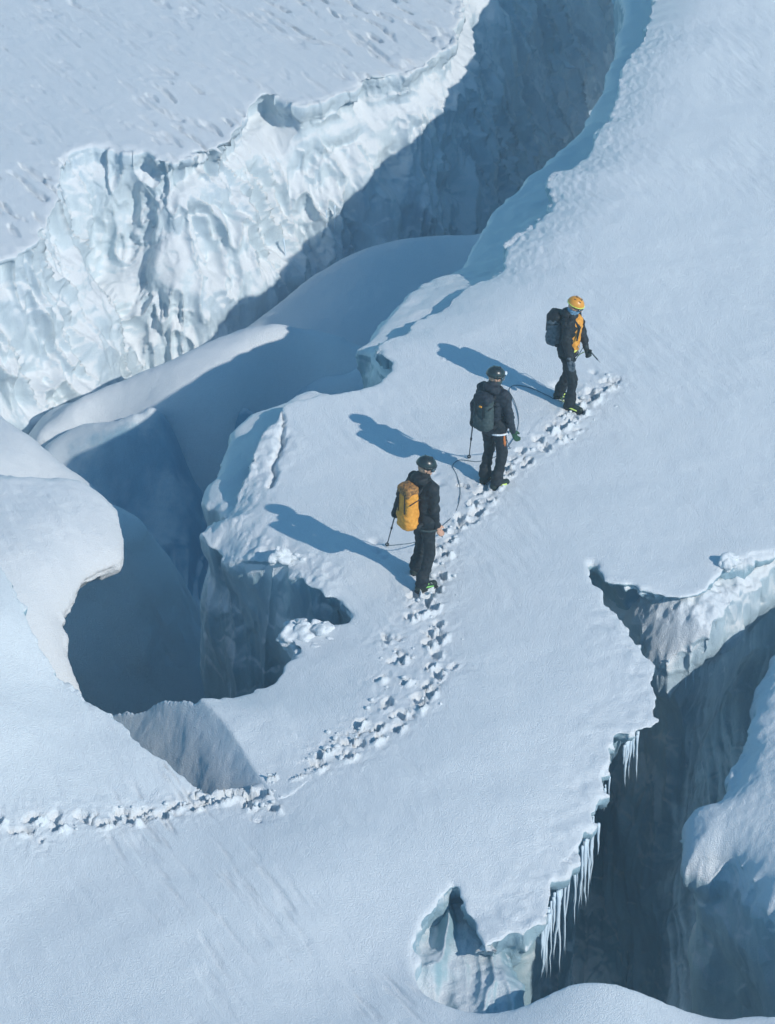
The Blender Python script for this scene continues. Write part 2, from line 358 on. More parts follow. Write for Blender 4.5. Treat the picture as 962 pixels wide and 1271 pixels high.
lay_trail(trail_main, TA_, .21, .075, 5, 5); lay_trail(trail_side, TA_, .5, .07, 5, 8)
lay_trail([(330,1010),(320,990),(300,975),(270,985),(240,975)], TA_, .17, .12, 5, 11)
def A_roll(X, Y, D):
    far = sst(3.0, 7.5, Y)
    left = sst(1.45, 1.05, -D)
    r = -0.26*np.exp(-(np.maximum(-D, 0)/0.5)**1.3)*far*left*sst(6.5, 5.5, X)
    # cornice by the pit droops
    p = at(268, 635); g = np.exp(-((X-p[0])**2+(Y-p[1])**2*.5)/.6)
    r = r-0.5*g*np.exp(-(np.maximum(-D, 0)/0.35)**1.4)
    return r
def A_disp(V, n):
    x, y, z = V[:, 0].copy(), V[:, 1].copy(), V[:, 2].copy()
    d, st = walls(V, n, .10, .13, 3); d = d*sst(-9.3, -8.9, y)
    top = sst(.6, .9, n[:, 2]); V = V+n*d[:, None]
    V[:, 2] += top*(0.0015*fbm(x*9, y*6, x*0, 2, 21)+0.014*fbm(x*1.1, y*1.1, x*0, 3, 22)+.006*sst(0, .6, fbm(x*.7, y*.5, x*0, 2, 24))*sastrugi(x, y, 25, 2.5, 9, R(-60)))
    # wind streaks: lower left slope and ridge fold
    pE = at(60, 860, .4); mE = sst(-.9, -2.4, x)*sst(-1.0, -2.0, y-0.0*x)
    fold = px_path([(255,980),(330,1060),(420,1150),(500,1240)], TA_)
    s2 = np.full(len(x), 9.0)
    for q in fold[::6]: s2 = np.minimum(s2, (x-q[0])**2+(y-q[1])**2)
    mF = np.exp(-s2/.5)
    V[:, 2] -= top*(mE*.022+mF*.030)*sst(.1, .9, sastrugi(x, y, 40, 1.3, 11, R(-60)))*(.1+.9*sst(-.1, .5, fbm(x*.6, y*.6, x*0, 2, 47)))
    V[:, 2] += top*.003*sastrugi(x, y, 44, 1.2, 6, R(-60))
    # ripples on the far cornice
    pr = sst(2.5, 5.0, y)*sst(0.0, 1.0, n[:, 2]*0+1)
    q = np.full(len(x), 9.0)
    for e in px_path([(800,40),(768,95),(735,175),(690,215),(655,275),(630,315)], TA_)[::8]: q = np.minimum(q, (x-e[0])**2+(y-e[1])**2)
    mr = np.exp(-q/.55)
    V[:, 2] += top*mr*.012*fbm(x*12+y*1.5, y*6-x*2, x*0, 2, 71)
    q = np.full(len(x), 9.0)
    for e in px_path([(335,545),(300,600),(275,630),(330,680),(400,720)], TA_)[::8]: q = np.minimum(q, (x-e[0])**2+(y-e[1])**2)
    V[:, 2] += top*np.exp(-q/.12)*.03*fbm(x*8+y*2, y*6-x*3, x*0, 3, 75)
    # crest texture right crevasse edge
    q = np.full(len(x), 9.0)
    for e in px_path([(765,765),(815,850),(765,920),(740,1010),(690,1085),(605,1170)], TA_)[::8]: q = np.minimum(q, (x-e[0])**2+(y-e[1])**2)
    V[:, 2] += top*np.exp(-q/.3)*.012*fbm(x*6, y*6, x*0, 3, 81)
    # tension crack and holes
    for pts, wd, dp in (([(350,535),(351,548),(344,562),(338,575),(340,590),(334,600)], .018, .12), ([(348,505),(352,520),(350,535)], .012, .08), ([(440,470),(462,462),(480,452)], .015, .1)):
        q = np.full(len(x), 9.0); c = px_path(pts, TA_, .03); c = c+np.c_[noise1(np.arange(len(c))*.3, 3), noise1(np.arange(len(c))*.3, 4)]*.03
        for e in c: q = np.minimum(q, (x-e[0])**2+(y-e[1])**2)
        V[:, 2] -= top*dp*np.exp(-q/(wd*wd*4))
    td, ch = trail_disp(x, y)
    m = np.where((top > .1) & (np.abs(z) < 1.2))[0]; xm, ym = x[m], y[m]; band = np.zeros(len(m))
    for P, wd in PATHS:
        q = np.full(len(m), 9.0)
        for e in P[::4]: q = np.minimum(q, (xm-e[0])**2+(ym-e[1])**2)
        band = np.maximum(band, np.exp(-(q/(wd+.05)**2)**1.5)*(1 if wd > .075 else .6))
    pt_ = np.abs(fbm(xm*5+.3*vnoise(xm*9, ym*9, xm*0, 201), ym*4.5, xm*0, 3, 200, .6))
    V[m, 2] += band*(-.012-.085*sst(.26, .08, pt_)*sst(-.2, .5, fbm(xm*1.9, ym*1.9, xm*0, 2, 203)+.1)+.010*fbm(xm*13, ym*11, xm*0, 2, 205))
    V[:, 2] += top*(td+ch*.010*fbm(x*16, y*14, x*0, 2, 90))
    for (u, v, r, dp) in ((544,600,.07,.05),(737,461,.05,.05),(541,587,.05,.03),(700,478,.12,.03),(690,478,.06,.05),(465,672,.07,.05),(478,690,.06,.04),(470,683,.05,.05)):
        V[:, 2] -= top*dp*in_px(u, v, r, TA_, x, y)
    return V
def A_off(dep, X, Y, z):
    right = sst(.6, 1.2, X)*sst(1.2, 0, Y)
    return right*(0.30*sst(.1, .45, dep)*sst(-8.6, -7.6, Y)+0.55*sst(.5, 2.5, dep)) + (1-right)*(0.10*sst(.1, .8, dep)-0.0*dep)
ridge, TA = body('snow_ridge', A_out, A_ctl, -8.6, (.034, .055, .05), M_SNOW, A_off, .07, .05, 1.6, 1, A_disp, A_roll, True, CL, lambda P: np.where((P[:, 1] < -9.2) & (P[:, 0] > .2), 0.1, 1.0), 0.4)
WP = at(252, 870, 0.0)
def W_top(x, y):
    d = (np.asarray(x)-WP[0])*-.90+(np.asarray(y)-WP[1])*-.436
    return np.maximum(np.minimum(TA_(x, y)+.012, 0.03-1.32*d), -5.0)
body('snow_wedge', [(254,864),(245,868),(225,866),(200,866),(178,877),(160,880),(142,883),(110,888),(120,960),(240,1020),(330,1010),(390,960),(360,900),(300,870)],
     W_top, -7.0, (.026, .034, .04), M_SOFT, lambda dep, X, Y, z: .1*sst(.1, .6, dep), .06, .012, 1.6, 21,
     lambda V, n: V+n*(.006*fbm(V[:, 0]*5, V[:, 1]*4, V[:, 2]*3, 3, 190)+.018*fbm(V[:, 0]*1.3, V[:, 1]*1.1, V[:, 2]*.8, 3, 191))[:, None], None, True, CL)
def N_disp(V, n):
    x, y, z = V[:, 0], V[:, 1], V[:, 2]; u = x+.12*z+.1*vnoise(x*2, y*2, z, 195)
    r = 1-2*np.abs(vnoise(u*2.6, y*.5, z*.15, 196)); r2 = 1-2*np.abs(vnoise(u*7, y*.8, z*.5, 197))
    return V+n*((.16*r+.04*r2+.02*fbm(x*6, y*6, z*4, 3, 198)))[:, None]
body('ice_chute', [(545,1090),(580,1090),(620,1140),(640,1200),(640,1330),(480,1330),(490,1200),(515,1130)],
     [(562,1100,-.75),(545,1130,-1.15),(585,1130,-1.15),(560,1160,-1.65),(560,1200,-2.3),(560,1240,-3.0),(505,1190,-1.9),(515,1230,-2.6),(605,1190,-2.2),(620,1240,-3.2),(640,1200,-2.9),(480,1250,-3.0),(560,1300,-3.9),(640,1320,-4.2),(480,1320,-3.9)], -7.0, (.03, .04, .04), M_BLUE, slope_off_(.1), .1, .02, 1.0, 22, N_disp, None, True, CL)
body('snow_ridge', [(822,-12),(850,-80),(880,-430),(1500,-430),(1500,40),(870,-12)], [(850,0,.02),(880,-400,.1),(1400,-400,.1),(1400,0,-.1),(1000,-200,.0)], -7.0, (.09, .12, .12), M_SOFT, None, .1, .06, 1.2, 23, None, None, False, (-9.5, 12, 12, 40), None, .4)
# ---- far snow field with the crevasse's far wall --------------------------
B_out = [(760,-260),(640,-90),(585,-30),(575,0),(570,40),(548,72),(500,90),(460,100),(440,112),(400,125),(370,130),(335,118),(318,135),(305,160),(282,180),(255,188),(232,197),(205,200),(180,190),(150,186),(120,182),(95,188),(78,212),(70,245),(62,280),(40,308),(0,328),(-60,350),(-400,420),(-400,-300)]
B_ctl = [(0,0,-2.5),(300,0,-2.6),(575,0,-2.6),(700,-150,-2.6),(0,150,-2.5),(0,330,-2.7),(100,190,-2.5),(250,188,-2.6),(330,120,-2.6),(460,100,-2.6),(200,100,-2.5),(-200,200,-2.4)]
def B_off(dep, X, Y, z): return 0.22*np.exp(-((dep-.45)/.3)**2)*sst(-4.5,-3.5,X)-0.37*np.maximum(dep-.3, 0)
def B_disp(V, n):
    x, y, z = V[:, 0].copy(), V[:, 1].copy(), V[:, 2].copy()
    lit = sst(1.0, -1.0, x)
    d, st = walls(V, n, .10, .32, 7, .024, .82, .45)
    top = sst(.6, .9, n[:, 2]); V = V+n*d[:, None]
    s = sastrugi(x, y, 52, .9, 5, R(-57)); s3 = sastrugi(x, y, 57, 2.2, 14, R(-57))
    g = sastrugi(x, y, 62, 1.4, 7.5, R(-55)); den = sst(-.5, .6, fbm(x*.35, y*.35, x*0, 2, 58))
    V[:, 2] += top*(.008*s-.075*sst(.35, .9, g)*(.25+.75*den)+.003*s3+.004*fbm(x*7, y*7, x*0, 2, 53))
    return V
CLB = (-11.0, 11.5, -2.0, 30.0)
farf, TB = body('snow_field', B_out, B_ctl, -7.0, (.055, .08, .06), M_WALL, B_off, .14, .07, 1.1, 32, B_disp, None, True, CLB)
# ---- drifts inside the crevasse -------------------------------------------
def drift_disp(seed, a=.02):
    def f(V, n):
        x, y = V[:, 0].copy(), V[:, 1].copy(); d, st = walls(V, n, .08, .05, seed)
        V = V+n*d[:, None]*.7; V[:, 2] += a*fbm(x*1.2, y*1.2, x*0, 3, seed)+.004*fbm(x*9, y*7, x*0, 2, seed+2); return V
    return f
def slope_off(k): return lambda dep, X, Y, z: -k*dep
def pit_disp(V, n):
    x, y, z = V[:, 0].copy(), V[:, 1].copy(), V[:, 2].copy(); dp = sst(-5.3, -6.2, z)
    V = V+n*(dp*(.30*fbm(x*.9, y*.9, z*.5, 3, 131)-.45*np.abs(vnoise(x*1.5, y*.4, z*.22, 133))-.14*np.abs(vnoise(x*3.7, y*.8, z*.6, 134))+.05*blocks(x*1.3, y*1.0, z*.8, 135)))[:, None]
    V[:, 2] += .03*fbm(x*1.2, y*1.2, x*0, 3, 136)+.004*fbm(x*9, y*7, x*0, 2, 137); return V
body('snow_drift', [(680,262),(640,272),(590,283),(540,284),(480,292),(430,308),(380,340),(340,372),(300,402),(255,430),(300,452),(420,455),(560,430),(760,300)],
     [(590,283,-3.3),(480,292,-3.6),(430,310,-3.85),(380,340,-4.2),(300,402,-4.8),(450,380,-4.0),(350,430,-4.5),(560,340,-3.8),(650,300,-3.3),(500,480,-4.5)], -9.0, (.06, .08, .07), M_SOFT, slope_off(.6), .5, .02, .5, 11, drift_disp(110), None, True, CLB)
body('snow_drift', [(400,414),(345,406),(325,403),(280,412),(240,425),(190,450),(130,480),(95,500),(50,535),(110,545),(190,528),(270,520),(340,505),(430,482),(470,450)],
     [(330,405,-3.35),(280,412,-3.5),(190,450,-3.85),(95,500,-4.4),(400,450,-3.7),(300,460,-3.75),(200,500,-4.15),(350,500,-4.4),(110,535,-4.8)], -9.0, (.06, .08, .07), M_SOFT, slope_off(.6), .35, .02, .5, 12, drift_disp(120), None, True, CLB)
body('snow_drift', [(520,400),(475,425),(430,458),(380,474),(330,485),(270,499),(210,507),(186,503),(165,512),(140,518),(105,520),(70,535),(50,555),(40,620),(40,1000),(480,1000),(600,500)],
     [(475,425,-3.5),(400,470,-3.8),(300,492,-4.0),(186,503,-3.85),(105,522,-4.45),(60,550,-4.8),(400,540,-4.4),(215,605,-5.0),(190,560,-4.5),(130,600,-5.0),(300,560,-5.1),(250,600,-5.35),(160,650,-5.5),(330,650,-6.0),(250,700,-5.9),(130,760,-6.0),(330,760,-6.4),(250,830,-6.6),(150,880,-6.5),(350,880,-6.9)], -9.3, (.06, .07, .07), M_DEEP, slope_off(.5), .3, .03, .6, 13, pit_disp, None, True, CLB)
# ---- ledges under the cornice ----------------------------------------------
body('snow_ledge', [(773,-40),(771,0),(766,45),(756,80),(738,125),(715,162),(690,185),(665,208),(640,232),(610,262),(590,290),(577,315),(568,332),(535,343),(508,358),(492,378),(472,402),(458,420),(445,436),(540,470),(700,330),(840,120),(900,-40)],
     [(771,0,-1.05),(738,125,-1.15),(690,185,-1.15),(640,232,-1.25),(590,290,-1.25),(568,335,-1.2),(508,358,-.7),(458,420,-.55),(760,150,-.9),(700,260,-.9),(620,340,-.5),(560,380,-.4),(500,430,-.3)], -7.0, (.05, .07, .06), M_SNOW, lambda dep, X, Y, z: -.02*dep, .18, .05, 1.2, 14, drift_disp(140, .05), None, True, CL)
body('snow_ledge', [(400,480),(348,499),(318,508),(296,520),(280,540),(268,565),(262,590),(250,612),(300,660),(420,640),(440,520)],
     [(348,499,-.35),(296,520,-.45),(262,590,-.6),(250,612,-.6),(340,540,-.25),(300,620,-.4),(400,560,-.2)], -7.0, (.04, .06, .06), M_SNOW, lambda dep, X, Y, z: 0*dep, .2, .05, 1.6, 15, drift_disp(150, .05), None, True, CL)
# ---- mounds on the left -----------------------------------------------------
def D_disp(V, n):
    x, y = V[:, 0].copy(), V[:, 1].copy(); d, st = walls(V, n, .10, .06, 160); V = V+n*d[:, None]*.8
    V[:, 2] += sst(.5, .9, n[:, 2])*(.012*sastrugi(x, y, 161, 1.0, 7, R(-62))+.02*fbm(x, y, x*0, 2, 162)+.005*fbm(x*8, y*8, x*0, 2, 163)); return V
body('snow_mound', [(-400,575),(-100,580),(0,582),(55,583),(90,586),(118,596),(138,612),(152,635),(160,662),(156,690),(135,708),(112,728),(92,752),(80,772),(86,792),(70,900),(-400,1000)],
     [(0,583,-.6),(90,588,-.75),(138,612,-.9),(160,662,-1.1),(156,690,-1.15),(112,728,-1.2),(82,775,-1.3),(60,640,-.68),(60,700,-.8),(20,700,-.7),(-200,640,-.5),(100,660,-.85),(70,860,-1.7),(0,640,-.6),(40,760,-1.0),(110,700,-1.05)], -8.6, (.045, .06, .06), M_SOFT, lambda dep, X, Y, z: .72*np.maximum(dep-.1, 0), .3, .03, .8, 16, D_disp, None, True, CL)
body('snow_mound', [(-400,470),(-60,488),(0,512),(28,528),(52,548),(78,570),(104,588),(112,600),(140,660),(-400,700)],
     [(0,512,-2.2),(52,548,-2.3),(104,590,-2.5),(-100,540,-2.0),(0,570,-2.1),(-300,500,-1.9),(60,600,-2.5)], -7.5, (.06, .08, .07), M_SOFT, slope_off(.5), .3, .03, .8, 17, D_disp, None, True, CL)
# ---- slumped slab at the right crevasse --------------------------------------
def H_disp(V, n):
    x, y = V[:, 0].copy(), V[:, 1].copy(); d, st = walls(V, n, .08, .10, 170); V = V+n*d[:, None]
    V[:, 2] += sst(.4, .8, n[:, 2])*(.045*fbm(x*8, y*7, x*0, 3, 171)); return V
body('snow_slab', [(724,700),(738,722),(752,745),(768,770),(790,797),(812,826),(838,812),(868,800),(895,770),(922,735),(950,706),(985,690),(1150,640),(1150,560),(740,640)],
     [(735,700,-.45),(768,770,-.75),(812,826,-.85),(868,790,-.40),(922,735,-.34),(850,760,-.22),(800,745,-.38),(830,800,-.6),(985,690,-.3),(850,700,-.35),(1100,640,-.35),(740,640,-.5),(1150,560,-.5),(900,620,-.5)], -7.5, (.04, .055, .05), M_SLAB, lambda dep, X, Y, z: .30*sst(.5, 1.2, dep)+.2*sst(1, 3, dep), .16, .06, 1.8, 18, H_disp, None, True, CL)
# ---- block on the right -------------------------------------------------------
def R_disp(V, n):
    x, y = V[:, 0].copy(), V[:, 1].copy(); d, st = walls(V, n, .10, .05, 180); V = V+n*d[:, None]
    V[:, 2] += sst(.4, .9, n[:, 2])*(.007*fbm(x*12, y*8, x*0, 3, 181)+.03*fbm(x*1.5, y*1.5, x*0, 2, 182)); return V
body('snow_block', [(1400,650),(1150,690),(1010,745),(965,785),(945,828),(932,850),(921,870),(917,900),(918,935),(905,955),(885,975),(862,982),(847,995),(841,1012),(846,1035),(862,1050),(885,1052),(905,1060),(925,1085),(945,1110),(962,1122),(1000,1140),(1200,1210),(1400,1240)],
     [(860,1010,-.15),(905,1055,-.1),(920,880,.0),(965,800,.0),(962,950,.2),(962,1110,.0),(1000,1000,.3),(1100,900,.4),(1200,1200,.2),(1300,700,.2)], -7.5, (.035, .05, .05), M_CAP, lambda dep, X, Y, z: .14*sst(.35, .9, dep), .5, .05, 1.3, 19, R_disp, None, True, CL)
# ---- floor far below ----------------------------------------------------------
def gridmesh(name, x0, x1, y0, y1, nx, ny, zf, mat):
    X, Y = np.meshgrid(np.linspace(x0, x1, nx), np.linspace(y0, y1, ny), indexing='ij'); Z = zf(X, Y)
    V = np.stack([X.ravel(), Y.ravel(), Z.ravel()], 1); i = np.arange(nx*ny).reshape(nx, ny)
    Q = np.stack([i[:-1, :-1].ravel(), i[1:, :-1].ravel(), i[1:, 1:].ravel(), i[:-1, 1:].ravel()], 1)
    o = mesh_from(name, V, Q, mat); tag(o, kind='structure'); return o
gridmesh('glacier_floor', -70, 70, -70, 70, 240, 240, lambda X, Y: -9.2+.5*fbm(X*.1, Y*.1, X*0, 3, 5), M_DEEP)

# ------------------------------------------------------------------ small-solid modelling (signed distance, then surface nets)
def RC(a, b, ra, rb=None):
    a = np.array(a, float); b = np.array(b, float); rb = ra if rb is None else rb; e = b-a; L = e@e+1e-9
    lo = np.minimum(a-ra, b-rb); hi = np.maximum(a+ra, b+rb)
    def f(P):
        q = P-a; t = np.clip((q@e)/L, 0, 1); return np.linalg.norm(q-t[..., None]*e, axis=-1)-(ra+(rb-ra)*t)
    return f, lo, hi
def EL(c, r, Rm=None):
    c = np.array(c, float); r = np.array(r, float); m = r.max()
    def f(P):
        q = P-c
        if Rm is not None: q = q@Rm
        k = np.linalg.norm(q/r, axis=-1); return (k-1)*r.min()*np.clip(k, .6, 1)**0
    return f, c-m, c+m
def BX(c, hsz, rd, Rm=None):
    c = np.array(c, float); hsz = np.array(hsz, float); m = np.linalg.norm(hsz)+rd
    def f(P):
        q = P-c
        if Rm is not None: q = q@Rm
        q = np.abs(q)-hsz+rd; return np.linalg.norm(np.maximum(q, 0), axis=-1)+np.minimum(q.max(-1), 0)-rd
    return f, c-m, c+m
def solid(name, prims, mat, parent, h=.011, k=.03, cut=None, folds=0.0, ff=14, seed=0, base=None):
    lo = np.min([p[1] for p in prims], 0)-3*h; hi = np.max([p[2] for p in prims], 0)+3*h
    ax = [np.arange(lo[i], hi[i]+h, h) for i in range(3)]
    F = np.full([len(a) for a in ax], 1.0, np.float32)
    for f, a, b in prims:
        s_ = tuple(slice(max(0, int((a[i]-lo[i]-k)/h)-2), min(len(ax[i]), int((b[i]-lo[i]+k)/h)+3)) for i in range(3))
        P = np.stack(np.meshgrid(*[ax[i][s_[i]] for i in range(3)], indexing='ij'), -1)
        d = f(P).astype(np.float32); g = F[s_]
        m = np.maximum(k-np.abs(g-d), 0)/k; F[s_] = np.minimum(g, d)-m*m*k*.25
    if cut is not None:
        P = np.stack(np.meshgrid(*ax, indexing='ij'), -1); F = np.maximum(F, cut(P).astype(np.float32))
    V, Q = surfnet(F, lo, (h, h, h))
    if base is not None: V = V-np.array(base)
    ob = mesh_from(name, V, Q, mat, True, parent)
    if folds:
        n = normals(ob.data); x, y, z = V.T
        V = V+n*(folds*(np.abs(fbm(x*ff*.7, y*ff*.7, z*ff, 2, seed))*1.3-.5))[:, None]
        ob.data.vertices.foreach_set('co', np.ascontiguousarray(V, np.float32).ravel()); ob.data.update()
    return ob
def tube(name, path, r, mat, parent=None, n=7, closed=False):
    P = np.array(path, float); m = len(P); r = np.broadcast_to(r, m)
    T = np.gradient(P, axis=0); T /= np.linalg.norm(T, axis=1)[:, None]+1e-9
    up = np.array([0.3, 0.2, 1.0]); up /= np.linalg.norm(up)
    A = np.cross(T, up); A /= np.linalg.norm(A, axis=1)[:, None]+1e-9; B = np.cross(T, A)
    a = np.arange(n)*2*math.pi/n
    V = P[:, None]+r[:, None, None]*(A[:, None]*np.cos(a)[None, :, None]+B[:, None]*np.sin(a)[None, :, None]); V = V.reshape(-1, 3)
    i = np.arange(m-1)[:, None]*n; j = np.arange(n)[None]; j2 = (j+1) % n
    Q = np.stack([(i+j).ravel(), (i+j2).ravel(), (i+n+j2).ravel(), (i+n+j).ravel()], 1)
    V = np.concatenate([V, P[:1], P[-1:]]); c0, c1 = len(V)-2, len(V)-1; jj = np.arange(0, n, 1)
    caps = [[c0, (k+1) % n, k, k] for k in range(n)]+[[c1, (m-1)*n+k, (m-1)*n+(k+1) % n, (m-1)*n+(k+1) % n] for k in range(n)]
    me = bpy.data.meshes.new(name); me.from_pydata([tuple(v) for v in V], [], [tuple(q) for q in Q]+[tuple(q[:3]) for q in caps]); me.update()
    me.polygons.foreach_set('use_smooth', np.ones(len(me.polygons), bool)); me.materials.append(mat)
    ob = bpy.data.objects.new(name, me); COL.objects.link(ob)
    if parent is not None: ob.parent = parent
    return ob
def smooth_path(pts, step=.02):
    P = np.array(pts, float); out = []
    for i in range(len(P)-1):
        p0 = P[max(i-1, 0)]; p1 = P[i]; p2 = P[i+1]; p3 = P[min(i+2, len(P)-1)]
        m = max(2, int(np.linalg.norm(p2-p1)/step)); t = np.arange(m)[:, None]/m
        out.append(.5*((2*p1)+(p2-p0)*t+(2*p0-5*p1+4*p2-p3)*t*t+(3*p1-p0-3*p2+p3)*t**3))
    return np.concatenate(out+[P[-1:]])
def mat(name, col, rough=.7, col2=None, sc_=25, spec=.3, metal=0, bump=.2):
    m = bpy.data.materials.new(name); m.use_nodes = True; t = m.node_tree; b = t.nodes['Principled BSDF']
    tc = t.nodes.new('ShaderNodeTexCoord'); n = t.nodes.new('ShaderNodeTexNoise'); n.inputs['Scale'].default_value = sc_; n.inputs['Detail'].default_value = 5
    t.links.new(tc.outputs['Object'], n.inputs['Vector']); r = t.nodes.new('ShaderNodeValToRGB'); r.color_ramp.elements[0].position = .35; r.color_ramp.elements[1].position = .65
    c2 = col2 or tuple(min(1, c*1.5+.004) for c in col)
    r.color_ramp.elements[0].color = (*col, 1); r.color_ramp.elements[1].color = (*c2, 1)
    t.links.new(n.outputs['Fac'], r.inputs[0]); t.links.new(r.outputs[0], b.inputs['Base Color'])
    b.inputs['Roughness'].default_value = rough; b.inputs['Specular IOR Level'].default_value = spec; b.inputs['Metallic'].default_value = metal
    bp = t.nodes.new('ShaderNodeBump'); bp.inputs['Strength'].default_value = bump; bp.inputs['Distance'].default_value = .01
    t.links.new(n.outputs['Fac'], bp.inputs['Height']); t.links.new(bp.outputs[0], b.inputs['Normal'])
    return m
K = dict(skin=mat('skin', (.42, .24, .17), .6), black=mat('black_shell', (.008, .011, .015), .65, (.018, .024, .03)), navy=mat('dark_navy', (.012, .018, .028), .7, (.025, .035, .05)),
         trouser=mat('dark_trousers', (.009, .013, .018), .75, (.02, .028, .035)), grey=mat('grey_green_cloth', (.03, .05, .055), .8, (.06, .085, .09)),
         slate=mat('slate_pack', (.05, .075, .095), .8, (.11, .14, .17)), orange=mat('orange_cloth', (.62, .25, .03), .7, (.78, .36, .06)),
         orange_dk=mat('patterned_orange', (.10, .06, .03), .7, (.45, .21, .06), 38), hel_o=mat('orange_shell', (.65, .27, .03), .35, (.72, .32, .05), 6, .5),
         hel_d=mat('dark_shell', (.01, .02, .024), .3, (.02, .035, .04), 6, .5), lens=mat('lens', (.03, .06, .08), .12, (.05, .09, .12), 4, .8), buff=mat('blue_buff', (.12, .22, .32), .8),
         green=mat('bright_green', (.16, .48, .10), .6, (.3, .65, .2)), neon=mat('neon_yellow_green', (.55, .75, .10), .6, (.7, .85, .25)), boot=mat('boot_dark', (.012, .02, .018), .5, (.03, .045, .04)),
         metal=mat('steel', (.35, .37, .38), .35, (.45, .47, .48), 20, .5, .9), white=mat('pale_webbing', (.55, .6, .65), .7), glove=mat('dark_glove', (.012, .02, .022), .7, (.03, .045, .045)),
         glove_g=mat('green_glove', (.012, .045, .028), .7, (.03, .10, .05)), rope=mat('rope_sheath', (.05, .09, .13), .8, (.18, .24, .28), 90), shaft=mat('pole_shaft', (.03, .04, .05), .4, (.06, .08, .1), 8, .5),
         strap=mat('orange_sling', (.5, .15, .04), .7, (.6, .2, .06)))
def rz(a):
    c, s_ = math.cos(a), math.sin(a); return np.array([[c, -s_, 0], [s_, c, 0], [0, 0, 1]])
def ry(a):
    c, s_ = math.cos(a), math.sin(a); return np.array([[c, 0, s_], [0, 1, 0], [-s_, 0, c]])
def elbow(sh, wr, l1, l2, hint):
    sh, wr, hint = map(lambda q: np.array(q, float), (sh, wr, hint)); d = wr-sh; D = np.linalg.norm(d)
    if D > (l1+l2)*.995: wr = sh+d/D*(l1+l2)*.995; d = wr-sh; D = np.linalg.norm(d)
    a = (l1*l1-l2*l2+D*D)/(2*D); h = math.sqrt(max(l1*l1-a*a, 0)); u = d/D; hh = hint-(hint@u)*u; hh /= np.linalg.norm(hh)+1e-9
    return sh+u*a+hh*h, wr
def hand_prims(wr, dirn, thumb, curl, infl=0.0):
    """palm, four bent fingers of different length and a thumb leaving the side of the palm"""
    d = np.array(dirn, float); d /= np.linalg.norm(d); t = np.array(thumb, float); t -= (t@d)*d; t /= np.linalg.norm(t); p = np.cross(d, t)
    wr = np.array(wr, float); pr = [RC(wr, wr+d*.03, .028+infl, .030+infl)]
    for i, (o, L) in enumerate(((.030, .070), (.010, .078), (-.010, .073), (-.029, .057))):
        b = wr+d*.03+t*o*.7; kn = wr+d*.088+t*o; pr.append(RC(b, kn, .017+infl, .0125+infl))
        q = kn; ang = 0
        for j in range(3):
            ang += curl*(.9 if j else .6); e = q+(d*math.cos(ang)+p*math.sin(ang))*L*(.45, .32, .23)[j]; pr.append(RC(q, e, (.0105, .0098, .009)[j]+infl, (.0098, .009, .008)[j]+infl)); q = e
    a = wr+d*.025+t*.022; b = a+t*.032+d*.028+p*.012; c = b+t*.004+d*.026+p*.022; pr += [RC(a, b, .015+infl, .012+infl), RC(b, c, .012+infl, .009+infl)]
    return pr
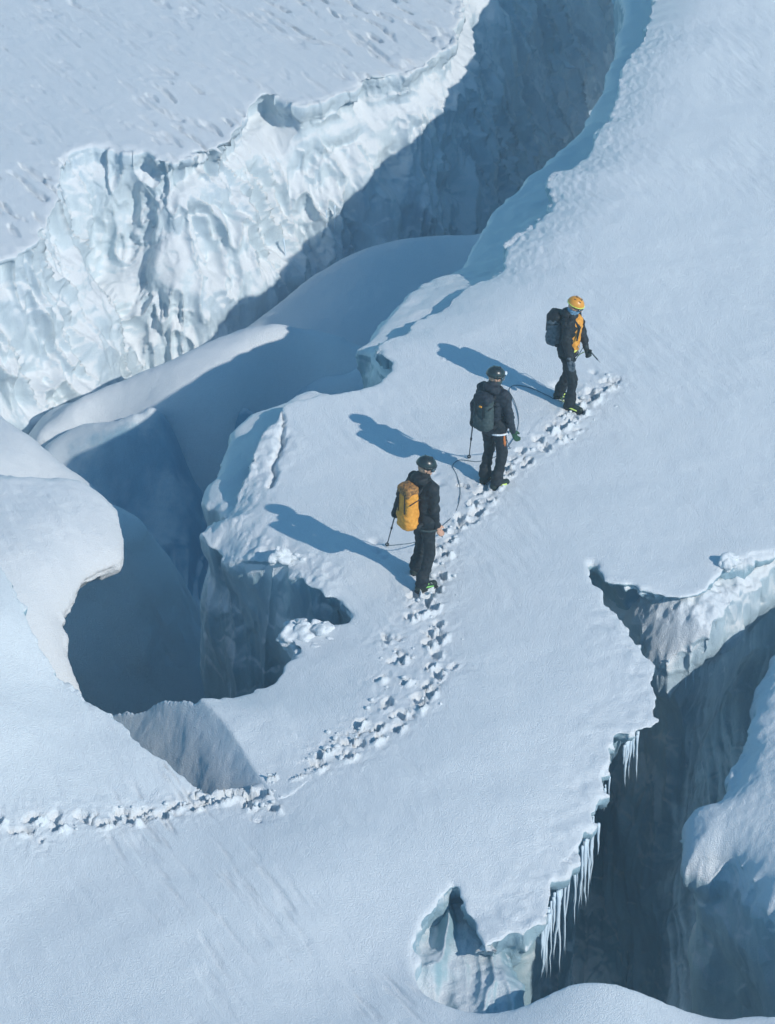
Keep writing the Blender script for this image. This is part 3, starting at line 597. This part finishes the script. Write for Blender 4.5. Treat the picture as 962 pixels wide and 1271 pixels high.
def climber(pos, face, H, look, pitch, feet, hands, label, m, lean=0.0, crouch=0.0):
    root = bpy.data.objects.new('person', None); COL.objects.link(root); root.location = pos; root.rotation_euler = (0, 0, face); k = H/1.80; root.scale = (k, k, k)
    tag(root, label, 'person', 'climbers roped together on the ridge')
    (lfx, lfy, lyaw), (rfx, rfy, ryaw) = feet; hx = (lfx+rfx)/2; hz = .93-crouch
    hip = {1: np.array([hx, .095, hz]), -1: np.array([hx, -.095, hz])}; ft = {1: (lfx, lfy, lyaw), -1: (rfx, rfy, ryaw)}
    kn, an = {}, {}
    for s_ in (1, -1):
        an[s_] = np.array([ft[s_][0]-.03, ft[s_][1], .10]); kn[s_], an[s_] = elbow(hip[s_], an[s_], .43, .42, (1, .1*s_, 0))
    ch = np.array([hx+lean, 0, 1.36-crouch]); sh = {s_: np.array([hx+lean, .185*s_, 1.45-crouch]) for s_ in (1, -1)}
    el, wr = {}, {}
    for s_ in (1, -1): el[s_], wr[s_] = elbow(sh[s_], hands[s_][0], .30, .26, hands[s_][1])
    Rm = rz(look)@ry(pitch); nb = np.array([hx+lean*1.1, 0, 1.50-crouch]); hc = nb+np.array([.02+.05*math.sin(pitch), 0, .165])
    def hd(x, y, z): return hc+Rm@np.array([x, y, z])
    # --- body: one continuous figure, head with a face
    pr = [RC(hip[1]+[0, -.02, .05], hip[-1]+[0, .02, .05], .105), RC(ch-[0, .07, 0], ch+[0, .07, 0], .11), RC([hx, 0, hz+.05], ch, .12, .12), RC(sh[1], sh[-1], .062),
          RC(nb-[0, 0, .06], hc-[0, 0, .05], .058, .052), EL(hc+[0, 0, .01], (.095, .078, .115), Rm), EL(hd(.03, 0, -.055), (.065, .055, .06), Rm),
          RC(hd(.088, 0, .015), hd(.112, 0, -.022), .010, .015), RC(hd(.083, -.035, .03), hd(.083, .035, .03), .012), RC(hd(.083, -.022, -.058), hd(.083, .022, -.058), .010), EL(hd(.072, 0, -.092), (.022, .024, .018)),
          EL(hd(-.005, .082, -.005), (.018, .012, .03)), EL(hd(-.005, -.082, -.005), (.018, .012, .03)), EL(hd(.078, .032, .008), (.012,)*3), EL(hd(.078, -.032, .008), (.012,)*3)]
    for s_ in (1, -1):
        pr += [RC(sh[s_], el[s_], .05, .038), RC(el[s_], wr[s_], .038, .026), RC(hip[s_], kn[s_], .085, .055), RC(kn[s_], an[s_], .052, .036), RC(an[s_]-[0, 0, .04], an[s_]+[.14*math.cos(ft[s_][2]), .14*math.sin(ft[s_][2]), -.06], .038, .03)]
        d = wr[s_]-el[s_]; d = d/np.linalg.norm(d)+np.array(hands[s_][2])
        pr += hand_prims(wr[s_], d, (.9, -.2*s_, .1), hands[s_][3], 0.0 if hands[s_][4] is None else -.005)
    solid('body', pr, K['skin'], root, .0085, .018)
    # --- trousers
    tp = [RC(hip[1]+[0, 0, .05], hip[-1]+[0, 0, .05], .128)]
    for s_ in (1, -1): tp += [RC(hip[s_], kn[s_], .100, .072), RC(kn[s_], an[s_]+[0, 0, .02], .072, .066), RC(an[s_]+[0, 0, .10], an[s_]+[0, 0, .02], .078, .082)]
    solid('trousers', tp, m['trousers'], root, .011, .03, folds=.014, ff=11, seed=3)
    # --- jacket with sleeves, collar and hood
    jp = [RC(ch-[0, .08, 0], ch+[0, .08, 0], .122), RC(ch-[.0, .06, .0], [hx, -.055, hz+.02], .118, .112), RC(ch+[0, .06, 0], [hx, .055, hz+.02], .118, .112), RC([hx, -.05, hz-.03], [hx, .05, hz-.03], .122), RC(sh[1]+[0, -.02, -.01], sh[-1]+[0, .02, -.01], .085)]
    sl = []
    for s_ in (1, -1): sl += [RC(sh[s_]-[0, 0, .015], el[s_], .074, .058), RC(el[s_], wr[s_]-(wr[s_]-el[s_])*.06, .058, .044)]
    jp += sl+[RC(nb-[0, 0, .05], nb+[.0, 0, .045], .105, .085), EL(nb+[-.085, 0, .03], (.085, .10, .075)), RC(nb+[-.06, -.07, .03], nb+[-.06, .07, .03], .05)]
    solid('jacket', jp, m['jacket'], root, .011, .035, folds=.016, ff=12, seed=int(H*100))
    if m.get('chest'):
        fr = [RC(ch+[.055, -.035, .05], [hx+.06, -.025, hz+.08], .105, .10), RC(ch+[.055, .035, .05], [hx+.06, .025, hz+.08], .105, .10)]
        solid('jacket_front', fr, m['chest'], root, .010, .03, folds=.012, ff=16, seed=9)
    # --- helmet, goggles, face cover
    def hcut(P):
        q = (P-hc)@Rm; return -(q[..., 2]-(.022+.16*q[..., 0]))
    hel = solid('helmet', [EL(hc+Rm@np.array([-.008, 0, .035]), (.128, .108, .108), Rm)], m['helmet'], root, .009, .01, cut=hcut)
    vb = [RC(hd(-.008+.124*math.cos(a), .105*math.sin(a), .040+.02*math.cos(a)), hd(-.008+.124*math.cos(a+.35), .105*math.sin(a+.35), .040+.02*math.cos(a+.35)), .008) for a in np.arange(0, 6.28, .35)]
    solid('brim', vb, m.get('brim', m['helmet']), hel, .006, .006)
    for yy in (-.05, 0, .05):
        solid('vent', [RC(hd(-.06, yy, .135-abs(yy)*.35), hd(.035, yy, .140-abs(yy)*.35), .009)], K['black'], hel, .006, .004)
    if m.get('lamp'): solid('headlamp', [BX(hd(.118, 0, .075), (.018, .028, .02), .008, Rm)], m['lamp'], hel, .006, .004)
    go = solid('goggles', [RC(hd(.082, -.05, .010), hd(.098, 0, .012), .026, .028), RC(hd(.098, 0, .012), hd(.082, .05, .010), .028, .026)], K['lens'], root, .006, .01)
    solid('strap', [RC(hd(.07*math.cos(a)-.0, .092*math.sin(a), .014), hd(.07*math.cos(a+.3), .092*math.sin(a+.3), .014), .008) for a in np.arange(1.0, 5.3, .3)], K['black'], go, .006, .006)
    if m.get('buff'): solid('face_scarf', [EL(hd(.035, 0, -.06), (.072, .068, .06), Rm), RC(hd(0, 0, -.08), nb+[.0, 0, .03], .075, .08)], m['buff'], root, .008, .02, folds=.006, ff=30)
    if m.get('chin', True): solid('chin_strap', [RC(hd(.01, .083*s_, .02), hd(.03, .062*s_, -.07), .006) for s_ in (1, -1)]+[RC(hd(.03, -.062, -.07), hd(.04, 0, -.115), .006), RC(hd(.04, 0, -.115), hd(.03, .062, -.07), .006)], K['black'], hel, .005, .004)
    # --- gloves
    for s_ in (1, -1):
        d = wr[s_]-el[s_]; dn = d/np.linalg.norm(d); d2 = dn+np.array(hands[s_][2])
        if hands[s_][4] is None: continue
        solid('glove', [RC(wr[s_]-dn*.05, wr[s_]+dn*.01, .042, .036)]+hand_prims(wr[s_], d2, (.9, -.2*s_, .1), hands[s_][3], .006), hands[s_][4], root, .0055, .006)
    # --- boots with crampons
    for s_ in (1, -1):
        c, n_ = math.cos(ft[s_][2]), math.sin(ft[s_][2]); f = np.array([c, n_, 0]); a = an[s_]*[1, 1, 0]
        bt = solid('boot', [RC(a+[0, 0, .17], a+[0, 0, .07], .058, .056), RC(a+[0, 0, .06]-f*.05, a+[0, 0, .05]+f*.17, .05, .044), RC(a+[0, 0, .10]+f*.0, a+f*.12+[0, 0, .055], .05, .045)], m['boot'], root, .008, .02)
        solid('sole', [BX(a+f*.06+[0, 0, .008], (.155, .045, .014), .012, rz(ft[s_][2]))], K['black'], bt, .008, .004)
        solid('trim', [RC(a+[0, 0, .075]+f*.02+np.array([-n_, c, 0])*.052*q, a+f*.13+[0, 0, .05]+np.array([-n_, c, 0])*.045*q, .012) for q in (1, -1)]+[RC(a+f*.06+[0, 0, .10]+np.array([-n_, c, 0])*.03, a+f*.06+[0, 0, .10]-np.array([-n_, c, 0])*.03, .02), RC(a+[0, 0, .13]+f*.055, a+[0, 0, .15]+f*.05, .015)], m['trim'], bt, .007, .008)
        cr = [RC(a-f*.08+[0, 0, -.008], a+f*.20+[0, 0, -.008], .008)]
        for q in (-.08, -.02, .06, .12, .19):
            for r in (-.04, .04):
                b = a+f*q+np.array([-n_, c, 0])*r; cr.append(RC(b+[0, 0, -.004], b+[0, 0, -.035], .007, .003))
        solid('crampon', cr+[RC(a+f*q+np.array([-n_, c, 0])*.045+[0, 0, -.005], a+f*q-np.array([-n_, c, 0])*.045+[0, 0, -.005], .006) for q in (-.08, .06, .19)], K['metal'], bt, .005, .003)
    # --- harness
    wb = [hip[1]*0+np.array([hx+.137*math.cos(a), .165*math.sin(a)*1.12, hz+.04]) for a in np.arange(0, 6.3, .2)]
    hn = solid('harness', [RC(wb[i], wb[i+1], .017) for i in range(len(wb)-1)], m['harness'], root, .007, .006)
    for s_ in (1, -1):
        c = hip[s_]+(kn[s_]-hip[s_])*.2; lp = [c+np.array([.118*math.cos(a), .118*math.sin(a), -.02*math.cos(a)+.025*s_*math.sin(a)]) for a in np.arange(0, 6.3, .25)]
        solid('leg_loop', [RC(lp[i], lp[i+1], .013) for i in range(len(lp)-1)], m['loops'], hn, .007, .006)
    lpx = [(hx+.15+.02*math.cos(a), .03*math.sin(a)-.0, hz+.0+.045*math.cos(a)) for a in np.arange(0, 6.3, .4)]
    solid('carabiner', [RC(lpx[i], lpx[i+1], .006) for i in range(len(lpx)-1)], K['metal'], hn, .005, .003)
    if m.get('sling'): solid('sling', [RC([hx-.02, -.165, hz+.03], [hx+.01, -.185, hz-.22], .016, .018), RC([hx+.01, -.185, hz-.22], [hx+.03, -.17, hz-.30], .018, .01)], m['sling'], hn, .007, .006, folds=.006)
    return root, dict(hip=hip, sh=sh, wr=wr, nb=nb, hx=hx, hz=hz, k=k, ch=ch, el=el)
def world(root, p):
    c, s_ = math.cos(root.rotation_euler[2]), math.sin(root.rotation_euler[2]); k = root.scale[0]; p = np.array(p)*k
    return np.array(root.location)+np.array([c*p[0]-s_*p[1], s_*p[0]+c*p[1], p[2]])
def backpack(root, J, label, body, lid, hw=.15, hh=.27, dp=.11, extras=True):
    base = np.array([J['nb'][0]-.14-dp, 0, J['nb'][2]-.04-2*hh]); o = bpy.data.objects.new('backpack', None); COL.objects.link(o)
    o.location = world(root, base); o.rotation_euler = root.rotation_euler; o.scale = root.scale; tag(o, label, 'backpack', 'backpacks worn by the climbers')
    c = base+[0, 0, hh]
    solid('main_bag', [BX(c, (dp, hw, hh), .07), EL(c+[-.03, 0, -.12], (dp, hw*.92, hh*.55)), BX(c+[-.02, 0, -hh*.55], (dp*.95, hw*.8, hh*.4), .05)], body, o, .011, .03, folds=.010, ff=16, seed=4, base=base)
    ld = solid('lid', [BX(c+[-.005, 0, hh*.92], (dp*1.02, hw*.92, .07), .045), EL(c+[.0, 0, hh*.92+.05], (dp*.8, hw*.7, .05))], lid, o, .010, .02, folds=.008, ff=18, seed=6, base=base)
    solid('buckle_strap', [RC(c+[-dp*1.05, q, hh*.85], c+[-dp*1.15, q, -.02], .008) for q in (-.06, .06)], K['black'], ld, .006, .004, base=base)
    for q in (1, -1):
        solid('shoulder_strap', [RC(c+[dp*.8, .09*q, hh*.75], np.array([J['nb'][0]+.02, .10*q, J['nb'][2]+.035]), .022), RC(np.array([J['nb'][0]+.02, .10*q, J['nb'][2]+.035]), np.array([J['nb'][0]+.15, .095*q, J['nb'][2]-.12]), .022), RC(np.array([J['nb'][0]+.15, .095*q, J['nb'][2]-.12]), np.array([J['nb'][0]+.13, .13*q, J['nb'][2]-.32]), .02, .012)], K['black'], o, .008, .01, base=base)
        solid('compression_strap', [RC(c+[-.08, hw*1.0*q, .12], c+[.08, hw*1.0*q, .16], .008)], K['black'], o, .006, .004, base=base)
    solid('hip_belt', [RC(c+[dp*.6, .12*q, -hh*.85], np.array([J['hx']+.12, .12*q, J['hz']+.09]), .03, .018) for q in (1, -1)], K['black'], o, .009, .01, base=base)
    return o, base
def pole(grip, tip, label):
    grip, tip = np.array(grip, float), np.array(tip, float); o = bpy.data.objects.new('trekking_pole', None); COL.objects.link(o); o.location = tip
    tag(o, label, 'trekking pole', 'trekking poles'); g = grip-tip; L = np.linalg.norm(g); u = g/L
    tube('shaft', [u*.03, u*L*.5], .0075, K['shaft'], o); tube('upper_shaft', [u*L*.5, u*(L-.08)], .0095, K['shaft'], o)
    tube('lock', [u*L*.5, u*(L*.5+.05)], .014, K['black'], o)
    tube('grip', [u*(L-.09), u*(L-.05), u*L, u*(L+.03)], [.013, .017, .016, .02], K['black'], o)
    tube('tip', [u*-.03, u*.04], [.003, .007], K['metal'], o)
    a = np.cross(u, [1, 0, 0]); a /= np.linalg.norm(a); b = np.cross(u, a)
    tube('basket', [u*.06+.020*(a*math.cos(t)+b*math.sin(t)) for t in np.arange(0, 6.4, .4)], .007, K['black'], o)
    tube('wrist_strap', smooth_path([u*L, u*L+[.03, 0, -.04], u*L+[.02, .01, -.12], u*L+[0, 0, -.03]], .01), .006, K['black'], o)
    return o
bpy.ops.mesh.primitive_cube_add(size=1); hb = bpy.context.object; hb.name = 'haze'; hb.scale = (150, 150, 38); hb.location = (0, 0, 7.2)
hm = bpy.data.materials.new('haze'); hm.use_nodes = True; ht = hm.node_tree; ht.nodes.remove(ht.nodes['Principled BSDF'])
pv = ht.nodes.new('ShaderNodeVolumePrincipled'); pv.inputs['Color'].default_value = (.72, .88, 1, 1); pv.inputs['Density'].default_value = .0015
ht.links.new(pv.outputs[0], ht.nodes['Material Output'].inputs['Volume']); hb.data.materials.append(hm); tag(hb, 'thin cold haze in the air over the crevasses', 'haze', kind='stuff')
def gz(x, y): return float(TA(x, y))
def pt(u, v, h=0.0):
    p = at(u, v, h); return p
GL, GG = K['glove'], K['glove_g']
# third climber, nearest
p3 = pt(524, 722); p3[2] = gz(p3[0], p3[1])-.02
r3, J3 = climber(p3, R(38), 1.84, R(-38), R(22), ((.10, .20, .1), (-.08, -.14, -.1)),
    {1: ((-.12, .44, .84), (-.6, .5, -.2), (0, 0, -.2), .9, GL), -1: ((.07, -.20, .86), (-1, -.6, 0), (.3, 0, 0), .35, None)},
    'climber in a dark helmet and black jacket nearest the camera, orange pack on the back', dict(jacket=K['black'], trousers=K['trouser'], helmet=K['hel_d'], boot=K['boot'], trim=K['green'], harness=K['black'], loops=K['grey']))
b3, _ = backpack(r3, J3, 'tall orange backpack with a dark patterned lid', K['orange'], K['orange_dk'], .13, .28, .095)
h3 = world(r3, J3['wr'][1]+[0, 0, -.05]); t3 = pt(480, 676); t3[2] = gz(t3[0], t3[1])-.02
pole(h3, t3, 'thin dark trekking pole held behind the climber with the orange backpack')
# second climber
p2 = pt(611, 600); p2[2] = gz(p2[0], p2[1])-.02
r2, J2 = climber(p2, R(52), 1.77, R(-48), R(14), ((.02, .12, .15), (-.02, -.11, -.25)),
    {1: ((.02, .36, .88), (-.8, .5, 0), (0, 0, -.2), .9, GL), -1: ((.06, -.30, .86), (-1, -.5, 0), (.2, 0, -.2), .6, GG)},
    'climber in the middle with a grey-green pack, pale leg straps and an orange sling', dict(jacket=K['navy'], trousers=K['trouser'], helmet=K['hel_d'], brim=K['hel_d'], boot=K['boot'], trim=K['neon'], harness=K['black'], loops=K['white'], sling=K['strap'], lamp=K['white'], buff=K['grey']))
b2, _ = backpack(r2, J2, 'grey-green backpack on the middle climber, small orange badge', K['grey'], K['navy'], .14, .24, .085)
solid('badge', [BX(np.array([-.115, -.03, .40]), (.012, .022, .012), .005)], K['orange'], b2, .005, .003)
h2 = world(r2, J2['wr'][1]+[0, 0, -.05]); t2 = pt(582, 567); t2[2] = gz(t2[0], t2[1])-.02
pole(h2, t2, 'trekking pole planted to the left of the middle climber')
# first climber, farthest
p1 = pt(711, 503); p1[2] = gz(p1[0], p1[1])-.02
r1, J1 = climber(p1, R(-22), 1.70, R(2), R(28), ((-.22, .14, .3), (.02, -.12, -.1)),
    {1: ((.20, .02, .90), (0, 1, -.4), (.5, -.6, 0), .9, GL), -1: ((.02, -.27, .86), (-1, -.3, 0), (.2, .1, -.2), .5, K['slate'])},
    'climber in an orange helmet and orange-fronted jacket, farthest up the track', dict(jacket=K['black'], chest=K['orange'], trousers=K['trouser'], helmet=K['hel_o'], brim=K['neon'], boot=K['boot'], trim=K['neon'], harness=K['neon'], loops=K['black'], buff=K['buff']), lean=.04)
b1, _ = backpack(r1, J1, 'slate grey backpack worn by the climber in the orange helmet', K['slate'], K['black'], .145, .23, .105)
# ice axe held by the first climber
ha = world(r1, J1['wr'][1]+[.06, 0, -.02]); ax = bpy.data.objects.new('ice_axe', None); COL.objects.link(ax); ax.location = ha
tag(ax, 'short ice axe held in front of the climber in the orange helmet', 'ice axe')
d_ = np.array([.55, -.3, -.55]); d_ /= np.linalg.norm(d_)
tube('shaft', [-d_*.22, d_*.14], .010, K['shaft'], ax); tube('spike', [d_*.14, d_*.20], [.009, .002], K['metal'], ax)
tube('pick', smooth_path([-d_*.22+[0, .0, .0], -d_*.24+[-.02, -.05, -.02], -d_*.22+[-.02, -.12, -.07]], .02), [.012]+[.009]*(len(smooth_path([-d_*.22+[0, .0, .0], -d_*.24+[-.02, -.05, -.02], -d_*.22+[-.02, -.12, -.07]], .02))-2)+[.003], K['metal'], ax)
tube('adze', [-d_*.22, -d_*.23+[.01, .05, .02]], [.010, .018], K['metal'], ax)
# ropes
def rope(pts, label, r=.0055):
    P = smooth_path(pts, .03); o = tube('rope', P, r, K['rope'], None, 6); return tag(o, label, 'rope', 'climbing ropes')
def gp(u, v, h=.012):
    p = at(u, v, 0)
    p = at(u, v, gz(p[0], p[1])+h); return p
w2 = world(r2, (.14, -.02, .90)); w3 = world(r3, (.14, -.02, .90)); w1 = world(r1, (.15, 0, .90))
rope([gp(481, 677), gp(495, 676), gp(515, 673), gp(535, 664), gp(552, 650), gp(564, 638), gp(570, 622), gp(571, 606), gp(567, 590), gp(562, 578), gp(570, 571), gp(583, 572), gp(592, 573), gp(603, 571), gp(615, 567), gp(627, 558), gp(637, 545), gp(643, 530), gp(643, 513), gp(638, 497), gp(632, 484), gp(640, 478), gp(660, 482), gp(680, 491), gp(697, 498), world(r1, (-.2, .2, .3)), world(r1, (.08, .15, .93))], 'thin dark rope lying in loops on the snow from climber to climber', .0058)
rope([world(r3, (.14, -.02, .92)), world(r3, (.26, -.06, .62)), gp(548, 662), gp(556, 646)], 'short length of rope dropping from the harness of the climber with the orange pack', .0058)
rope([world(r2, (.14, -.02, .92)), world(r2, (.24, -.06, .6)), gp(634, 556), gp(640, 540)], 'short length of rope dropping from the harness of the middle climber', .0058)
lg = world(r1, (-.22, .14, .2)); rope([world(r1, (.14, .02, .93)), world(r1, (-.02, .22, .72)), world(r1, (-.16, .24, .45)), world(r1, (-.26, .22, .2)), gp(697, 496, .02), gp(705, 498, .02)], 'bright cord hanging from the harness of the farthest climber to the snow', .006).data.materials[0] = K['neon']
# ------------------------------------------------------------------ icicles
M_ICE = snowmat('icicle_ice', snow=(.66, .80, .90), ice=(.60, .76, .86), lo=-2, hi=-1.5, grain=.3)
M_ICE.node_tree.nodes['Principled BSDF'].inputs['Roughness'].default_value = .25
IR = np.random.default_rng(21)
def icicle(p, L, r, label, group):
    n = 9; t = np.linspace(0, 1, n); P = np.zeros((n, 3)); P[:, 2] = .05-t*(L+.05); P[:, 0] = np.cumsum(IR.normal(0, .009, n))*L; P[:, 1] = np.cumsum(IR.normal(0, .004, n))*L
    rr = r*(1-t)**.8*(1+.15*IR.normal(0, 1, n))+.0018
    o = tube('icicle', P, rr, M_ICE, None, 7); o.location = p; return tag(o, label, 'icicle', group)
ORD = 'first second third fourth fifth sixth seventh eighth ninth tenth eleventh twelfth thirteenth fourteenth fifteenth sixteenth'.split()
def row(a, b, n, lmin, lmax, z, label, group, push=(0, 0), r=.018, lens=None):
    for i in range(n):
        t = (i+IR.uniform(.2, .8))/n; u = a[0]+(b[0]-a[0])*t; v = a[1]+(b[1]-a[1])*t
        p = at(u, v, z); p[0] += push[0]+IR.normal(0, .02); p[1] += push[1]+IR.normal(0, .03)
        L = lens[i] if lens else IR.uniform(lmin, lmax)**1.0
        icicle(p, L, r*IR.uniform(.55, 1.6), ORD[i]+' icicle from the left '+label, group)
row((770, 927), (797, 914), 10, .2, .75, -.45, 'in the cluster below the pointed snow lip', 'icicles below the pointed lip', r=.014)
row((712, 1068), (741, 1016), 15, .2, 1.0, -.35, 'in the upright row left of the dark crevasse', 'icicles along the crevasse edge', r=.015)
row((670, 1160), (706, 1075), 16, .3, 1.35, -.35, 'on the crevasse edge above the foreground hump', 'icicles above the foreground hump', r=.017)
row((748, 985), (756, 965), 3, .15, .3, -.3, 'among the short ones between both icicle clusters', 'short icicles between the clusters', r=.010)
row((830, 822), (868, 805), 8, .12, .6, -.75, 'under the slumped slab in the right crevasse', 'icicles under the slumped slab', r=.012)
for i, (u_, v_, L_) in enumerate(((415, 258, .6), (405, 264, .35), (352, 300, .5))):
    d_ = Vector(at(u_, v_, -3.0)-CAM).normalized(); ok, hp, hn_, _i = farf.ray_cast(Vector(CAM), d_)
    if ok: icicle(np.array(hp)-np.array(d_)*.12, L_, .014, ('long', 'shorter', 'leftmost, lone')[i]+' icicle hanging on the far ice wall', 'icicles on the far wall')
def chunk(u, v, z, r, label, seed):
    p = at(u, v, z); g = np.random.default_rng(seed); r = np.array(r)
    pr = [BX(g.normal(0, .33, 3)*r, r*g.uniform(.25, .62, 3), .03, rz(g.uniform(0, 3))@ry(g.uniform(-.6, .6))) for _ in range(11)]
    o = solid('snow_chunk', pr, M_SOFT, None, .012, .04, folds=.035, ff=11, seed=seed)
    o.location = p; return tag(o, label, 'snow chunk', 'snow chunks on the rim of the pit')
chunk(352, 690, -.02, (.16, .16, .10), 'bright snow lump on the pit rim above the small dark hole', 1)
chunk(376, 694, -.06, (.14, .10, .07), 'flat snow slab just right of the small dark hole on the rim', 2)
chunk(376, 797, -.20, (.26, .30, .16), 'rounded snow block jutting into the pit from its right rim', 3)
chunk(402, 785, -.12, (.20, .16, .10), 'smaller snow block behind the rounded one on the pit rim', 4)
chunk(903, 697, -.02, (.16, .12, .08), 'snow lump on the edge at the head of the right crevasse', 5)
# ------------------------------------------------------------------ loose snow along the track
def clods():
    t = (1+5**.5)/2; ic = np.array([(-1,t,0),(1,t,0),(-1,-t,0),(1,-t,0),(0,-1,t),(0,1,t),(0,-1,-t),(0,1,-t),(t,0,-1),(t,0,1),(-t,0,-1),(-t,0,1)], float); ic /= np.linalg.norm(ic[0])
    fa = np.array([(0,11,5),(0,5,1),(0,1,7),(0,7,10),(0,10,11),(1,5,9),(5,11,4),(11,10,2),(10,7,6),(7,1,8),(3,9,4),(3,4,2),(3,2,6),(3,6,8),(3,8,9),(4,9,5),(2,4,11),(6,2,10),(8,6,7),(9,8,1)])
    g = np.random.default_rng(3); VV, FF = [], []
    for i, (x, y, r) in enumerate(CLODS):
        if y > at(0, 982)[1] and x < at(352, 950)[0] and W_top(x, y) < TA_(x, y)-.02: continue
        if r > .055: r = .055
        v = ic*(1+g.normal(0, .16, (12, 1)))*np.array([r*g.uniform(.8, 1.4), r*g.uniform(.8, 1.4), r*g.uniform(.6, 1)]); td = trail_disp(np.array([x]), np.array([y]))[0][0]
        VV.append(v+[x, y, gz(x, y)+td+r*.25]); FF.append(fa+12*(len(VV)-1))
    o = mesh_from('snow_clods', np.concatenate(VV), np.concatenate(FF), M_SOFT, True); tag(o, 'loose lumps of snow kicked out along the trodden track', 'snow clods', kind='stuff')
clods()

print('script done', flush=True)
